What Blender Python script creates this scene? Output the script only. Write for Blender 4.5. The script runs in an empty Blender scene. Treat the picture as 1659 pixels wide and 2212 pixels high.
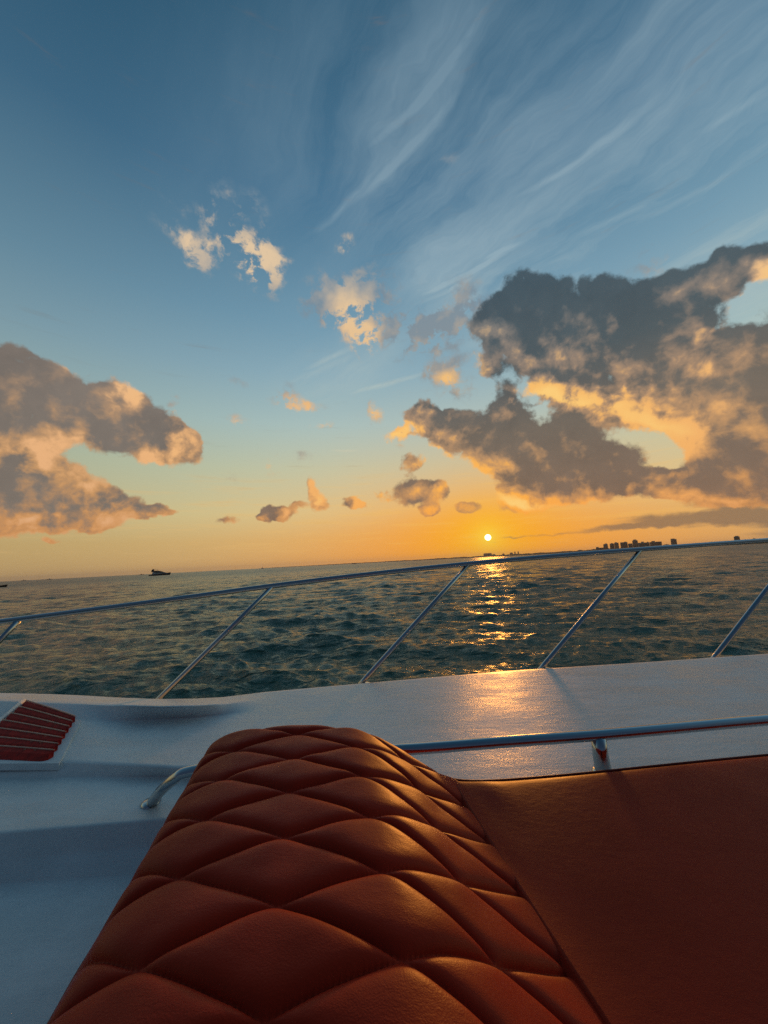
import bpy, bmesh, math, random
import numpy as np
from mathutils import Vector, Matrix
R = math.radians
sc = bpy.context.scene
COL = sc.collection
# ------------------------------------------------------------------ camera
FPX, CX, CY = 800.0, 829.5, 1106.0            # focal length and centre on a 1659 x 2212 sheet
PITCH, ROLL = R(7.68), R(2.9)
CAM = np.array([0.0, 0.0, 2.3])
FW = np.array([0, math.cos(PITCH), math.sin(PITCH)])
_r0 = np.array([1.0, 0, 0]); _u0 = np.array([0, -math.sin(PITCH), math.cos(PITCH)])
UP = math.cos(ROLL)*_u0 + math.sin(ROLL)*_r0
RT = math.cos(ROLL)*_r0 - math.sin(ROLL)*_u0
cam = bpy.data.cameras.new("camera"); camo = bpy.data.objects.new("camera", cam); COL.objects.link(camo)
cam.sensor_fit = 'VERTICAL'; cam.sensor_height = 36.0; cam.lens = FPX/2212*36
cam.clip_start = 0.02; cam.clip_end = 60000
m = Matrix.Identity(4)
for i in range(3):
    m[i][0] = RT[i]; m[i][1] = UP[i]; m[i][2] = -FW[i]; m[i][3] = CAM[i]
camo.matrix_world = m
sc.camera = camo

def ray(x, y): return FW + (x-CX)/FPX*RT + (CY-y)/FPX*UP
def onz(x, y, z):
    d = ray(x, y); return CAM + d*((z-CAM[2])/d[2])
def ony(x, y, Y):
    d = ray(x, y); return CAM + d*(Y/d[1])
def onplane(x, y, p, n):
    d = ray(x, y); return CAM + d*(np.dot(p-CAM, n)/np.dot(d, n))
def azel(x, y):
    d = ray(x, y); d = d/np.linalg.norm(d)
    return math.atan2(d[0], d[1]), math.asin(d[2])

# ------------------------------------------------------------------ render settings
sc.view_settings.view_transform = 'Standard'; sc.view_settings.look = 'None'
sc.view_settings.gamma = 1.0; sc.view_settings.exposure = 0.0
sc.render.engine = 'CYCLES'
sc.cycles.use_denoising = False
sc.cycles.max_bounces = 4; sc.cycles.diffuse_bounces = 2; sc.cycles.glossy_bounces = 3; sc.cycles.volume_bounces = 0
sc.cycles.sample_clamp_indirect = 4.0; sc.cycles.sample_clamp_direct = 6.0
sc.cycles.caustics_reflective = False; sc.cycles.caustics_refractive = False

# ------------------------------------------------------------------ a small node language
class V:
    """a node socket that can be used in arithmetic"""
    nt = None
    def __init__(s, sock): s.s = sock
    @staticmethod
    def math(op, *a, clamp=False):
        n = V.nt.nodes.new('ShaderNodeMath'); n.operation = op; n.use_clamp = clamp
        for i, v in enumerate(a):
            if isinstance(v, V): V.nt.links.new(v.s, n.inputs[i])
            else: n.inputs[i].default_value = float(v)
        return V(n.outputs[0])
    def __add__(s, o): return V.math('ADD', s, o)
    __radd__ = __add__
    def __mul__(s, o): return V.math('MULTIPLY', s, o)
    __rmul__ = __mul__
    def __sub__(s, o): return V.math('SUBTRACT', s, o)
    def __rsub__(s, o): return V.math('SUBTRACT', o, s)
    def __truediv__(s, o): return V.math('DIVIDE', s, o)
    def pow(s, o): return V.math('POWER', s, o)
    def clamp(s): return V.math('ADD', s, 0.0, clamp=True)
    def exp(s): return V.math('EXPONENT', s)
    def maxi(s, o): return V.math('MAXIMUM', s, o)
    def mini(s, o): return V.math('MINIMUM', s, o)
    def smooth(s, a, b, lo=0.0, hi=1.0):
        n = V.nt.nodes.new('ShaderNodeMapRange'); n.interpolation_type = 'SMOOTHSTEP'
        V.nt.links.new(s.s, n.inputs[0])
        for i, v in zip((1, 2, 3, 4), (a, b, lo, hi)): n.inputs[i].default_value = v
        return V(n.outputs[0])
def lin(c):
    return tuple(((v/255)/12.92 if v/255 <= 0.04045 else ((v/255+0.055)/1.055)**2.4) for v in c)
def node(t, **kw):
    n = V.nt.nodes.new(t)
    for k, v in kw.items(): setattr(n, k, v)
    return n
def sock(n, i, v):
    if isinstance(v, V): V.nt.links.new(v.s, n.inputs[i])
    elif isinstance(v, bpy.types.NodeSocket): V.nt.links.new(v, n.inputs[i])
    else: n.inputs[i].default_value = v
def combine(x, y, z=0.0):
    n = node('ShaderNodeCombineXYZ'); sock(n, 0, x); sock(n, 1, y); sock(n, 2, z); return n.outputs[0]
def noise(vec, scale, detail=4.0, rough=0.5, dist=0.0, color=False, lac=2.0):
    n = node('ShaderNodeTexNoise'); sock(n, 'Vector', vec)
    sock(n, 'Scale', scale); sock(n, 'Detail', detail); sock(n, 'Roughness', rough); sock(n, 'Distortion', dist); sock(n, 'Lacunarity', lac)
    return n.outputs['Color'] if color else V(n.outputs['Fac'])
def mapping(vec, loc=(0, 0, 0), rot=(0, 0, 0), scl=(1, 1, 1), typ='POINT'):
    n = node('ShaderNodeMapping', vector_type=typ); sock(n, 0, vec)
    n.inputs['Location'].default_value = loc; n.inputs['Rotation'].default_value = rot; n.inputs['Scale'].default_value = scl
    return n.outputs[0]
def vmath(op, a, b=None, scale=None):
    n = node('ShaderNodeVectorMath', operation=op); sock(n, 0, a)
    if b is not None: sock(n, 1, b)
    if scale is not None: sock(n, 'Scale', scale)
    return n.outputs[0]
def mix(fac, a, b, typ='MIX'):
    n = node('ShaderNodeMix', data_type='RGBA', blend_type=typ); sock(n, 0, fac)
    for i, v in ((6, a), (7, b)):
        if isinstance(v, (tuple, list)): n.inputs[i].default_value = (*v[:3], 1)
        else: sock(n, i, v)
    return n.outputs[2]
def ramp(fac, stops, interp='LINEAR'):
    n = node('ShaderNodeValToRGB'); sock(n, 0, fac); cr = n.color_ramp; cr.interpolation = interp
    while len(cr.elements) < len(stops): cr.elements.new(0.5)
    for e, (p, c) in zip(cr.elements, stops):
        e.position = p; e.color = (*c, 1)
    return n.outputs[0]

# ------------------------------------------------------------------ sky (world)
world = bpy.data.worlds.new("World"); sc.world = world; world.use_nodes = True
wt = world.node_tree; wt.nodes.clear(); V.nt = wt
tc = node('ShaderNodeTexCoord')
dirv = tc.outputs['Generated']
sep = node('ShaderNodeSeparateXYZ'); sock(sep, 0, dirv)
dx, dy, dz = (V(sep.outputs[i]) for i in range(3))
az = V.math('ARCTAN2', dx, dy)
el = V.math('ARCSINE', dz)
SUN_AZ, SUN_EL = R(15.44), R(2.84)
saz = az - SUN_AZ
# clear-sky colour by elevation, away from the sun
elq = el.maxi(0.0)*(1/(math.pi/2))
e_s = elq.pow(0.5)
def P(deg): return math.sqrt(deg/90)
base = ramp(e_s, [(0.0, lin((206, 166, 112))), (P(4), lin((214, 184, 124))), (P(8), lin((214, 202, 150))), (P(14.5), lin((190, 200, 172))),
                  (P(21), lin((166, 192, 190))), (P(28), lin((138, 172, 186))), (P(35), lin((112, 152, 174))),
                  (P(48), lin((70, 114, 144))), (P(61), lin((46, 90, 118))), (1.0, lin((32, 68, 96)))])
# duller towards the left, as the light falls off with azimuth from the sun
side = saz.smooth(R(-75), R(-18))
base = mix(side, mix(0.74, (0, 0, 0), base), base)
# behind the viewer the evening sky is darker and bluer
back = (dy*(-1.0)).smooth(-0.25, 0.75)
base = mix(back, base, ramp(e_s, [(0, lin((70, 76, 92))), (0.3, lin((54, 70, 92))), (1, lin((28, 52, 76)))]))
# orange glow round the sun, wide along the horizon
ga = (saz*(1/R(30))).pow(2.0); ge = (el.maxi(0.0)*(1/R(11))).pow(1.5)
glow = ((ga+ge)*(-1.0)).exp()*(dy.smooth(0.0, 0.3))
base = mix(glow*1.0, base, lin((255, 160, 40)))
g2 = (((saz*(1/R(10))).pow(2.0) + ((el-SUN_EL)*(1/R(6.0))).pow(2.0))*(-1.0)).exp()
base = mix(g2*0.85, base, lin((255, 176, 20)))

# --- thin cirrus: a layer seen in perspective, streaks running to one point of the horizon
cz = dz.maxi(0.03)
plane = combine(dx/cz, dy/cz)
warpn = vmath('SUBTRACT', noise(plane, 1.3, 5, 0.6, color=True), (0.5, 0.5, 0.5))
planew = vmath('ADD', plane, vmath('SCALE', warpn, scale=0.42))
CIR = R(47)
streak = mapping(planew, rot=(0, 0, -R(128)), scl=(1, 1, 1))
st1 = noise(mapping(streak, scl=(0.65, 4.2, 1)), 1.0, 8, 0.66)
st2 = noise(mapping(streak, loc=(3.1, 7.7, 0), scl=(0.18, 1.5, 1)), 1.0, 4, 0.55)
patch = noise(mapping(plane, loc=(2.3, 4.1, 0)), 1.3, 4, 0.55)

# --- cumulus: clumps at measured azimuth and elevation, broken up with noise
chart = combine(az, el)
w1 = vmath('SUBTRACT', noise(dirv, 7.0, 3, 0.55, color=True), (0.5, 0.5, 0.5))
chartw = vmath('ADD', chart, vmath('SCALE', w1, scale=0.060))
w2 = vmath('SUBTRACT', noise(dirv, 26.0, 3, 0.6, color=True), (0.5, 0.5, 0.5))
chartw = vmath('ADD', chartw, vmath('SCALE', w2, scale=0.022))
def clump_nodes(vec, blobs, grow=1.0):
    """sum of soft ellipses; each is (x, y, rx, ry, turn in degrees, weight) on the sheet, turned into azimuth and elevation"""
    acc = None
    for b in blobs:
        x, y, rx, ry, rot, wgt = (list(b)+[1.0])[:6]
        a0, e0 = azel(x, y)
        c, s = math.cos(R(rot)), math.sin(R(rot))
        a1, e1 = azel(x+c*2, y-s*2); a2, e2 = azel(x+s*2, y+c*2)
        v1 = np.array([a1-a0, e1-e0])/2*rx*grow; v2 = np.array([a2-a0, e2-e0])/2*ry*grow
        M = np.array([v1, v2]).T
        U, S, _ = np.linalg.svd(M)
        ang = math.atan2(U[1, 0], U[0, 0])
        mp = mapping(vec, loc=(a0, e0, 0), rot=(0, 0, ang), scl=(S[0], S[1], 1), typ='TEXTURE')
        g = node('ShaderNodeTexGradient', gradient_type='SPHERICAL'); sock(g, 0, mp)
        t = V(g.outputs['Fac'])
        n = node('ShaderNodeMath', operation='MULTIPLY_ADD'); sock(n, 0, t); sock(n, 1, float(wgt)); sock(n, 2, acc if acc is not None else 0.0)
        acc = V(n.outputs[0])
    return acc
HEAVY = [ # dense cloud bodies
 (40,850,150,95,-10),(150,885,170,95,-12),(270,925,130,80,-15),(365,965,80,62,-10),(255,865,65,60,0),(20,800,90,50,0),(395,950,45,40,0),
 (45,1000,110,90,0),(60,1090,130,60,0),(170,1050,95,50,-20),(250,1085,110,32,-8),(340,1102,80,14,-2),(-40,1040,150,140,0),(110,1130,160,28,0),
 (200,1120,80,24,0),(110,1166,40,9,0,.8),
 (1130,650,95,75,10),(1120,740,110,85,0),(1240,690,130,95,0),(1370,680,130,90,15),(1470,640,130,75,20),(1590,575,120,60,25),(1680,560,80,60,10),
 (1240,790,140,75,0),(1380,780,150,90,0),(1500,740,120,80,10),(1060,700,70,55,0,.8),
 (1580,830,150,110,0),(1620,950,150,120,0),(1680,800,120,140,0),(1600,1050,160,50,0),(1500,880,110,60,0),(1420,870,100,50,0),
 (880,930,75,32,22),(960,920,80,50,-10),(905,885,40,28,0),(1040,960,120,62,-15),(1085,890,60,60,0),(1130,1010,120,62,-15),(1230,960,100,70,0),(1320,1000,100,58,0),
 (1290,880,130,52,-5,.9),(1200,850,80,40,0,.8),(1400,905,90,45,-5,.9),(1520,960,70,80,0),(1540,1060,110,40,0),(1100,930,70,40,0),(1060,800,40,36,0,.6),(1090,840,30,24,0,.5),(1180,1050,110,48,0),(1280,1060,110,40,0),(1130,1085,70,35,0,.8),(1400,1045,90,32,0),(1480,1040,90,36,0),
 (890,1000,38,34,0,.9),(890,1065,48,34,0),(945,1062,42,28,0),(925,1098,26,14,0,.7),(1010,1098,32,14,0,.6),
 (590,1103,34,20,0,1.1),(625,1106,30,18,0,1.0),(560,1110,20,9,0,.9),(672,1050,24,24,0,.75),(690,1082,34,26,0,.9),(650,1088,20,12,0,.7),(752,1084,24,16,0,.85),(778,1096,26,13,0,.85),(820,1072,26,20,0,.75),(482,1120,44,14,0,.75),(1010,1100,30,14,0,.8),(925,1102,22,14,0,.8),
]
THIN = [ # wisps and ragged shreds
 (470,440,46,52,-40,.62),(500,490,52,46,-40,.8),(545,560,62,42,-50,.95),(575,605,52,32,-35,.9),(590,550,40,34,-60,.5),(380,415,30,58,20,.42),(410,520,70,22,-30,.52),(440,565,38,46,40,.72),
 (545,430,24,34,30,.45),(575,480,24,60,15,.4),(628,565,12,22,20,.5),
 (740,655,78,50,-5,.95),(770,690,62,48,0,.95),(790,735,24,36,0,.95),(700,665,46,26,0,.7),(745,615,70,38,0,.45),(810,620,44,44,0,.55),
 (742,530,20,26,-30,.6),(757,508,8,10,0,.5),(965,350,26,14,30,.4),
 (870,680,70,90,40,.45),(900,730,110,48,15,.55),(960,700,90,50,10,.6),(1010,660,60,60,0,.55),(960,800,60,24,20,.55),(985,840,50,34,0,.55),(930,795,40,14,20,.5),(1400,560,60,46,40,.5),
 (965,815,22,14,10,.6),
 (612,852,26,30,-40,.6),(632,872,36,22,-30,.65),(680,892,26,18,0,.45),(690,922,24,12,0,.65),(516,912,34,15,-20,.55),(518,832,20,10,-20,.45),(585,1010,20,30,-30,.55),
 (765,887,18,9,20,.5),(808,885,10,24,0,.5),(824,888,10,22,0,.5),(645,990,26,16,0,.35),(500,1030,30,20,0,.3),(365,878,14,9,0,.45),(372,858,10,7,0,.4),
 (860,962,18,12,0,.4),
]
LIT = [ # where the low sun reaches the cloud
 (40,980,150,60,-10,1.0),(150,950,120,34,-18,.6),(385,960,60,60,0,.9),(265,845,70,50,-20,.7),(300,870,40,60,0,.6),(180,1050,90,40,-30,.55),(220,1100,120,26,0,.45),(60,1120,120,24,0,.4),(340,1000,80,30,0,.8),(160,800,60,20,-20,.5),
 (1260,870,190,48,-5,1.3),(1420,920,150,60,-8,1.1),(1440,985,60,70,0,.9),(1150,850,90,40,0,.7),(1380,840,140,50,0,.5),
 (850,935,90,40,15,1.1),(930,985,110,30,-25,1.0),(1030,1030,130,30,-28,1.1),(1110,1085,110,26,-15,1.1),(1210,1095,100,24,0,.9),(900,1020,60,26,0,.5),
 (1600,655,110,22,38,1.5),(1530,710,60,24,35,1.2),(1660,590,60,40,40,1.3),(1540,780,90,40,0,.4),(1590,880,110,30,0,.35),(1500,1085,120,18,0,.7),(1330,1090,80,20,0,.7),
 (1420,580,50,30,20,.3),(1250,800,60,30,0,.3),
 (560,560,120,90,-45,1.3),(420,530,110,110,0,1.1),(760,690,70,80,0,1.2),(740,640,90,50,0,.5),(640,880,70,50,0,1.2),(690,925,40,20,0,1.3),(515,912,50,30,0,1.0),(585,1010,40,40,0,1.2),(690,1075,50,50,0,1.0),(760,1085,50,30,0,.7),(820,1070,40,30,0,1.2),
 (742,530,40,40,0,1.1),(965,815,40,25,0,1.3),(905,880,50,30,0,.8),(790,740,40,50,0,1.2),(1080,860,60,36,0,.6),(640,1105,30,20,0,.6),(820,885,30,30,0,1.2),
]
heavy = clump_nodes(chartw, HEAVY, 1.2)
tos = vmath('NORMALIZE', vmath('SUBTRACT', (SUN_AZ, SUN_EL, 0.0), chart))
heavy2 = clump_nodes(vmath('ADD', chartw, vmath('SCALE', tos, scale=0.045)), HEAVY, 1.2)
slope = heavy.mini(1.0) - heavy2.mini(1.0)             # where the mass gives way towards the sun
thin = clump_nodes(chartw, THIN, 1.5)
lit = clump_nodes(chartw, LIT)
fdir = vmath('ADD', vmath('ADD', dirv, vmath('SCALE', w1, scale=0.05)), vmath('SCALE', w2, scale=0.02))
def billow(vec, scale, detail):
    n = node('ShaderNodeTexVoronoi', feature='SMOOTH_F1' if scale < 15 else 'F1', voronoi_dimensions='2D'); sock(n, 'Vector', vec); sock(n, 'Scale', scale)
    n.inputs['Detail'].default_value = detail; n.inputs['Roughness'].default_value = 0.58; n.inputs['Lacunarity'].default_value = 2.3; 
    if scale < 15: n.inputs['Smoothness'].default_value = 0.35
    n.normalize = True
    return V(n.outputs['Distance'])
choff = vmath('ADD', chartw, vmath('SCALE', tos, scale=0.03))
bw1 = billow(chartw, 9.0, 2.0)
bw2 = billow(chartw, 24.0, 1.0)
fb = noise(fdir, 10.0, 10, 0.66)*0.70 + (0.40-bw1)*0.42 + (0.40-bw2)*0.22 + 0.15
sund = (math.sin(SUN_AZ)*math.cos(SUN_EL), math.cos(SUN_AZ)*math.cos(SUN_EL), math.sin(SUN_EL))
off = vmath('ADD', fdir, vmath('SCALE', vmath('SUBTRACT', sund, dirv), scale=0.035))
fb2 = noise(off, 10.0, 4, 0.66)*0.70 + (0.40-billow(choff, 9.0, 1.0))*0.42 + (0.40-billow(choff, 24.0, 0.0))*0.22 + 0.15
relief = fb - fb2                                    # >0 where cloud thins towards the sun
streaky = noise(mapping(chartw, rot=(0, 0, R(50)), scl=(5, 16, 1)), 1.0, 7, 0.65)
tex = noise(fdir, 24.0, 8, 0.62)
hd = heavy.mini(0.8)*3.1 + (fb-0.5)*3.8 + (tex-0.5)*2.4 - 1.15
fb3 = noise(fdir, 22.0, 8, 0.62)
td = thin.mini(1.0)*1.7*(0.60+(fb3-0.5)*6.0+(streaky-0.5)*4.0) + (fb-0.5)*0.8 - 0.16
ha = hd.smooth(0.0, 0.85); ta = td.smooth(0.0, 1.1)
core = hd.smooth(0.2, 1.3)
# colours of the cloud by elevation
t_el = el*(1/R(40))
coreC = ramp(t_el, [(0.0, lin((150, 114, 88))), (0.22, lin((124, 104, 90))), (0.45, lin((112, 102, 92))), (0.66, lin((78, 88, 92))), (1.0, lin((66, 86, 98)))])
midC = ramp(t_el, [(0.0, lin((214, 142, 76))), (0.3, lin((200, 150, 100))), (0.6, lin((160, 134, 112))), (0.85, lin((122, 122, 120))), (1.0, lin((110, 122, 130)))])
warmC = ramp(t_el, [(0.0, lin((255, 152, 44))), (0.25, lin((255, 178, 78))), (0.6, lin((250, 190, 104))), (1.0, lin((228, 200, 160)))])
warmfar = ramp(t_el, [(0.0, lin((220, 168, 126))), (0.5, lin((238, 182, 128))), (1.0, lin((232, 202, 164)))])
nearsun = ((saz.pow(2.0)*(1/R(34)**2))*(-1.0)).exp()
warm = mix(nearsun, warmfar, warmC)
big = noise(fdir, 5.0, 5, 0.55)
litv = (lit*0.85*(0.85+relief*2.6) + relief*el.smooth(R(26), R(34), 2.2, 1.3) + slope*0.75 + (1.0-core)*0.24 + (big-0.5)*1.5 + (tex-0.5)*0.6 - 0.05)
hotC = mix((lit*0.9+slope*0.5+relief).smooth(0.75, 1.5)*nearsun, warm, lin((255, 208, 122)))
coreC = mix(saz.smooth(R(-30), R(-48)), coreC, lin((122, 112, 104)))
coreC = mix(1.0, coreC, mix((big*1.6+tex*0.8-0.7).clamp(), (0.78, 0.79, 0.81), (1.22, 1.2, 1.18)), 'MULTIPLY')
hcol = mix(litv.smooth(-0.12, .55), coreC, mix(litv.smooth(0.35, 0.95), midC, hotC))
tlit = (clump_nodes(chartw, []) if False else (lit*0.95 + relief*1.2 + 0.05)).clamp()
greyC = ramp(t_el, [(0.0, lin((190, 140, 96))), (0.5, lin((150, 148, 142))), (1.0, lin((118, 140, 156)))])
tcol = mix(tlit, greyC, warm)
# cirrus strength by part of the sky
CIRM = [(1060,540,330,190,15,.7),(1250,520,300,140,15,.5),(800,300,500,600,0,.5),(1250,350,700,560,30,1.6),(900,260,420,420,40,.7),(1100,620,330,160,15,.9),(1560,300,420,500,0,.8),(760,790,200,90,25,.7),(1600,640,150,120,0,.5)]
cm = clump_nodes(chart, CIRM).mini(1.2)
cir = ((st1*1.15+st2*0.5+patch*0.8-1.08)*2.2).clamp()*cm*0.85 + cm*0.24*patch
STREAKS = [(840,828,95,7,17,.9),(715,772,70,9,25,.8),(1010,592,125,8,27,1.0),(960,632,80,6,24,.6),(1090,540,60,6,25,.5),(1300,310,170,13,38,.7),(1180,390,90,9,30,.5),(930,190,230,13,50,.75),(880,330,190,14,48,.6),(735,450,130,12,42,.5),
           (1040,640,90,9,22,.6),(1330,470,190,10,26,.5),(1600,230,140,12,32,.5),(1480,430,160,9,28,.4),(745,975,36,4,2,.7),(690,800,90,9,22,.5)]
sk = clump_nodes(vmath('ADD', chart, vmath('SCALE', w1, scale=0.025)), STREAKS)
cir = (cir + (sk*1.4*(st1*3.0-1.0).clamp()).clamp()).clamp()
cirC = ramp(t_el*0.6, [(0.0, lin((236, 190, 120))), (0.35, lin((214, 214, 190))), (0.6, lin((176, 196, 202))), (1.0, lin((128, 158, 178)))])
skyc = mix(cir*0.48, base, cirC)
# faint level streaks low over the horizon and the flat grey bank to the right of the sun
lowst = noise(mapping(chart, rot=(0, 0, R(-3)), scl=(5, 60, 1)), 1.0, 6, 0.6)
lowm = el.smooth(R(0.5), R(3))*el.smooth(R(16), R(9))
skyc = mix(((lowst-0.52)*4.0).clamp()*lowm*0.55*(dy.smooth(0, .3)), skyc, mix(nearsun, lin((226, 186, 124)), lin((255, 196, 92))))
BANK = [(1480,1122,230,22,3,1.2),(1650,1115,170,34,0,1.3),(1330,1140,150,10,3,.9),(1200,1155,120,6,4,.6),(1700,1150,160,18,4,.6),(1100,1161,40,3,3,.7),(1064,1172,14,2,3,.9),(1560,1090,120,12,0,.6)]
bk = clump_nodes(vmath('ADD', chart, vmath('SCALE', w2, scale=0.02)), BANK)
bka = (bk*1.4+(lowst-0.5)*1.8-0.14).smooth(0, 1.0)
# assemble
skyc = mix(bka*0.85, skyc, mix(nearsun, lin((118, 104, 92)), lin((150, 116, 84))))
skyc = mix(ta*0.92, skyc, tcol)
skyc = mix(ha*0.97, skyc, hcol)
# the sun's disc with the bloom of the bright air right round it
dotp = node('ShaderNodeVectorMath', operation='DOT_PRODUCT'); sock(dotp, 0, dirv); sock(dotp, 1, sund)
ang = V.math('ARCCOSINE', V(dotp.outputs['Value']).mini(0.9999999))
halo = (ang*(-1/R(1.7))).exp()
skyc = mix((halo*1.5).clamp()*(1.0), skyc, lin((255, 205, 60)))
disc = ang.smooth(R(0.49), R(0.37))
skyc = mix(disc, skyc, (6.0, 5.0, 2.6))
# below the horizon: dim sea colour so nothing glows from underneath
skyc = mix(dz.smooth(-0.004, -0.03), skyc, lin((40, 52, 52)))
bg = node('ShaderNodeBackground'); sock(bg, 0, skyc); bg.inputs[1].default_value = 1.0
wo = node('ShaderNodeOutputWorld'); wt.links.new(bg.outputs[0], wo.inputs[0])
world.cycles.sampling_method = 'MANUAL'; world.cycles.sample_map_resolution = 1024

# ------------------------------------------------------------------ sun
sun = bpy.data.lights.new("sun", 'SUN'); suno = bpy.data.objects.new("sun", sun); COL.objects.link(suno)
sun.energy = 1.2; sun.angle = R(4.0); sun.color = (1.0, 0.38, 0.07)
suno.rotation_euler = Vector(sund).to_track_quat('Z', 'Y').to_euler()
suno.location = (10, 40, 8)

# ------------------------------------------------------------------ helpers
def tag(o, label=None, cat=None, group=None, kind=None):
    if label: o['label'] = label
    if cat: o['category'] = cat
    if group: o['group'] = group
    if kind: o['kind'] = kind
    return o
def empty(name, loc=(0, 0, 0), rz=0.0, **kw):
    o = bpy.data.objects.new(name, None); COL.objects.link(o); o.location = loc; o.rotation_euler = (0, 0, rz)
    o.empty_display_size = 0.1
    return tag(o, **kw)
def mesh(name, verts, faces, mat, parent=None, smooth=True, **kw):
    me = bpy.data.meshes.new(name)
    verts = np.asarray(verts, dtype=np.float32)
    if isinstance(faces, np.ndarray) and faces.ndim == 2:
        n, k = faces.shape
        me.vertices.add(len(verts)); me.vertices.foreach_set('co', verts.ravel())
        me.loops.add(n*k); me.loops.foreach_set('vertex_index', faces.astype(np.int32).ravel())
        me.polygons.add(n); me.polygons.foreach_set('loop_start', np.arange(0, n*k, k, dtype=np.int32))
        me.update(calc_edges=True)
    else:
        me.from_pydata([tuple(map(float, v)) for v in verts], [], [list(map(int, f)) for f in faces])
    me.validate()
    me.polygons.foreach_set('use_smooth', [smooth]*len(me.polygons))
    if mat: me.materials.append(mat)
    o = bpy.data.objects.new(name, me); COL.objects.link(o)
    if parent: o.parent = parent
    return tag(o, **kw)
def gridfaces(nr, nc, flip=False):
    i = np.arange(nr-1)[:, None]*nc + np.arange(nc-1)[None, :]
    i = i.ravel()
    f = np.stack([i, i+1, i+nc+1, i+nc], 1)
    return f[:, ::-1].copy() if flip else f
class MB:
    def __init__(s): s.v = []; s.f = []
    def add(s, v, f):
        o = len(s.v); s.v += [tuple(map(float, p)) for p in v]; s.f += [[int(i)+o for i in q] for q in f]; return s
    def box(s, c, d, rz=0.0, bev=0.0):
        cx, cy, cz = c; hx, hy, hz = (k/2 for k in d)
        if bev <= 0:
            pts = [(sx*hx, sy*hy, sz*hz) for sz in (-1, 1) for sx, sy in ((-1, -1), (1, -1), (1, 1), (-1, 1))]
            fs = [(3, 2, 1, 0), (4, 5, 6, 7), (0, 1, 5, 4), (1, 2, 6, 5), (2, 3, 7, 6), (3, 0, 4, 7)]
        else:
            b = min(bev, hx*.9, hy*.9, hz*.9); pts = []; fs = []
            rings = [(hx-b, hy-b, -hz), (hx, hy, -hz+b), (hx, hy, hz-b), (hx-b, hy-b, hz)]
            for (ax, ay, z) in rings:
                for sx, sy in ((-1, -1), (1, -1), (1, 1), (-1, 1)): pts.append((sx*ax, sy*ay, z))
            for k in range(3):
                for j in range(4): fs.append((k*4+j, k*4+(j+1) % 4, k*4+4+(j+1) % 4, k*4+4+j))
            fs += [(3, 2, 1, 0), (12, 13, 14, 15)]
        c_, s_ = math.cos(rz), math.sin(rz)
        return s.add([(cx+x*c_-y*s_, cy+x*s_+y*c_, cz+z) for x, y, z in pts], fs)
    def tube(s, path, r, n=20, cap=True):
        path = [np.array(p, float) for p in path]; L = len(path)
        rr = r if hasattr(r, '__len__') else [r]*L
        T = []
        for i in range(L):
            t = path[min(i+1, L-1)]-path[max(i-1, 0)]; T.append(t/np.linalg.norm(t))
        a = np.array([0, 0, 1.0]) if abs(T[0][2]) < 0.9 else np.array([1.0, 0, 0])
        nrm = np.cross(T[0], a); nrm /= np.linalg.norm(nrm)
        v = []
        for i in range(L):
            nrm = nrm-T[i]*np.dot(nrm, T[i]); nrm /= np.linalg.norm(nrm); b = np.cross(T[i], nrm)
            for k in range(n):
                q = 2*math.pi*k/n; v.append(path[i]+rr[i]*(math.cos(q)*nrm+math.sin(q)*b))
        f = [(i*n+k, i*n+(k+1) % n, (i+1)*n+(k+1) % n, (i+1)*n+k) for i in range(L-1) for k in range(n)]
        if cap: f += [list(range(n))[::-1], [(L-1)*n+k for k in range(n)]]
        return s.add(v, f)
    def build(s, name, mat, parent=None, smooth=False, **kw):
        return mesh(name, s.v, s.f, mat, parent, smooth, **kw)
def spline(pts, n=8):
    """Catmull-Rom through the points"""
    P_ = [np.array(p, float) for p in pts]; P_ = [2*P_[0]-P_[1]]+P_+[2*P_[-1]-P_[-2]]
    out = []
    for i in range(1, len(P_)-2):
        for k in range(n):
            t = k/n; a, b, c, d = P_[i-1:i+3]
            out.append(0.5*((2*b)+(-a+c)*t+(2*a-5*b+4*c-d)*t*t+(-a+3*b-3*c+d)*t**3))
    out.append(P_[-2]); return out

# ------------------------------------------------------------------ materials
def material(name, build):
    mt = bpy.data.materials.new(name); mt.use_nodes = True
    nt = mt.node_tree; nt.nodes.clear(); V.nt = nt
    b = node('ShaderNodeBsdfPrincipled'); out = node('ShaderNodeOutputMaterial'); nt.links.new(b.outputs[0], out.inputs[0])
    build(b); return mt
def bump(h, strength, dist, normal=None):
    n = node('ShaderNodeBump'); sock(n, 'Height', h); n.inputs['Strength'].default_value = strength; n.inputs['Distance'].default_value = dist
    if normal is not None: sock(n, 'Normal', normal)
    return n.outputs[0]
def objco():
    return node('ShaderNodeTexCoord').outputs['Object']

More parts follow.
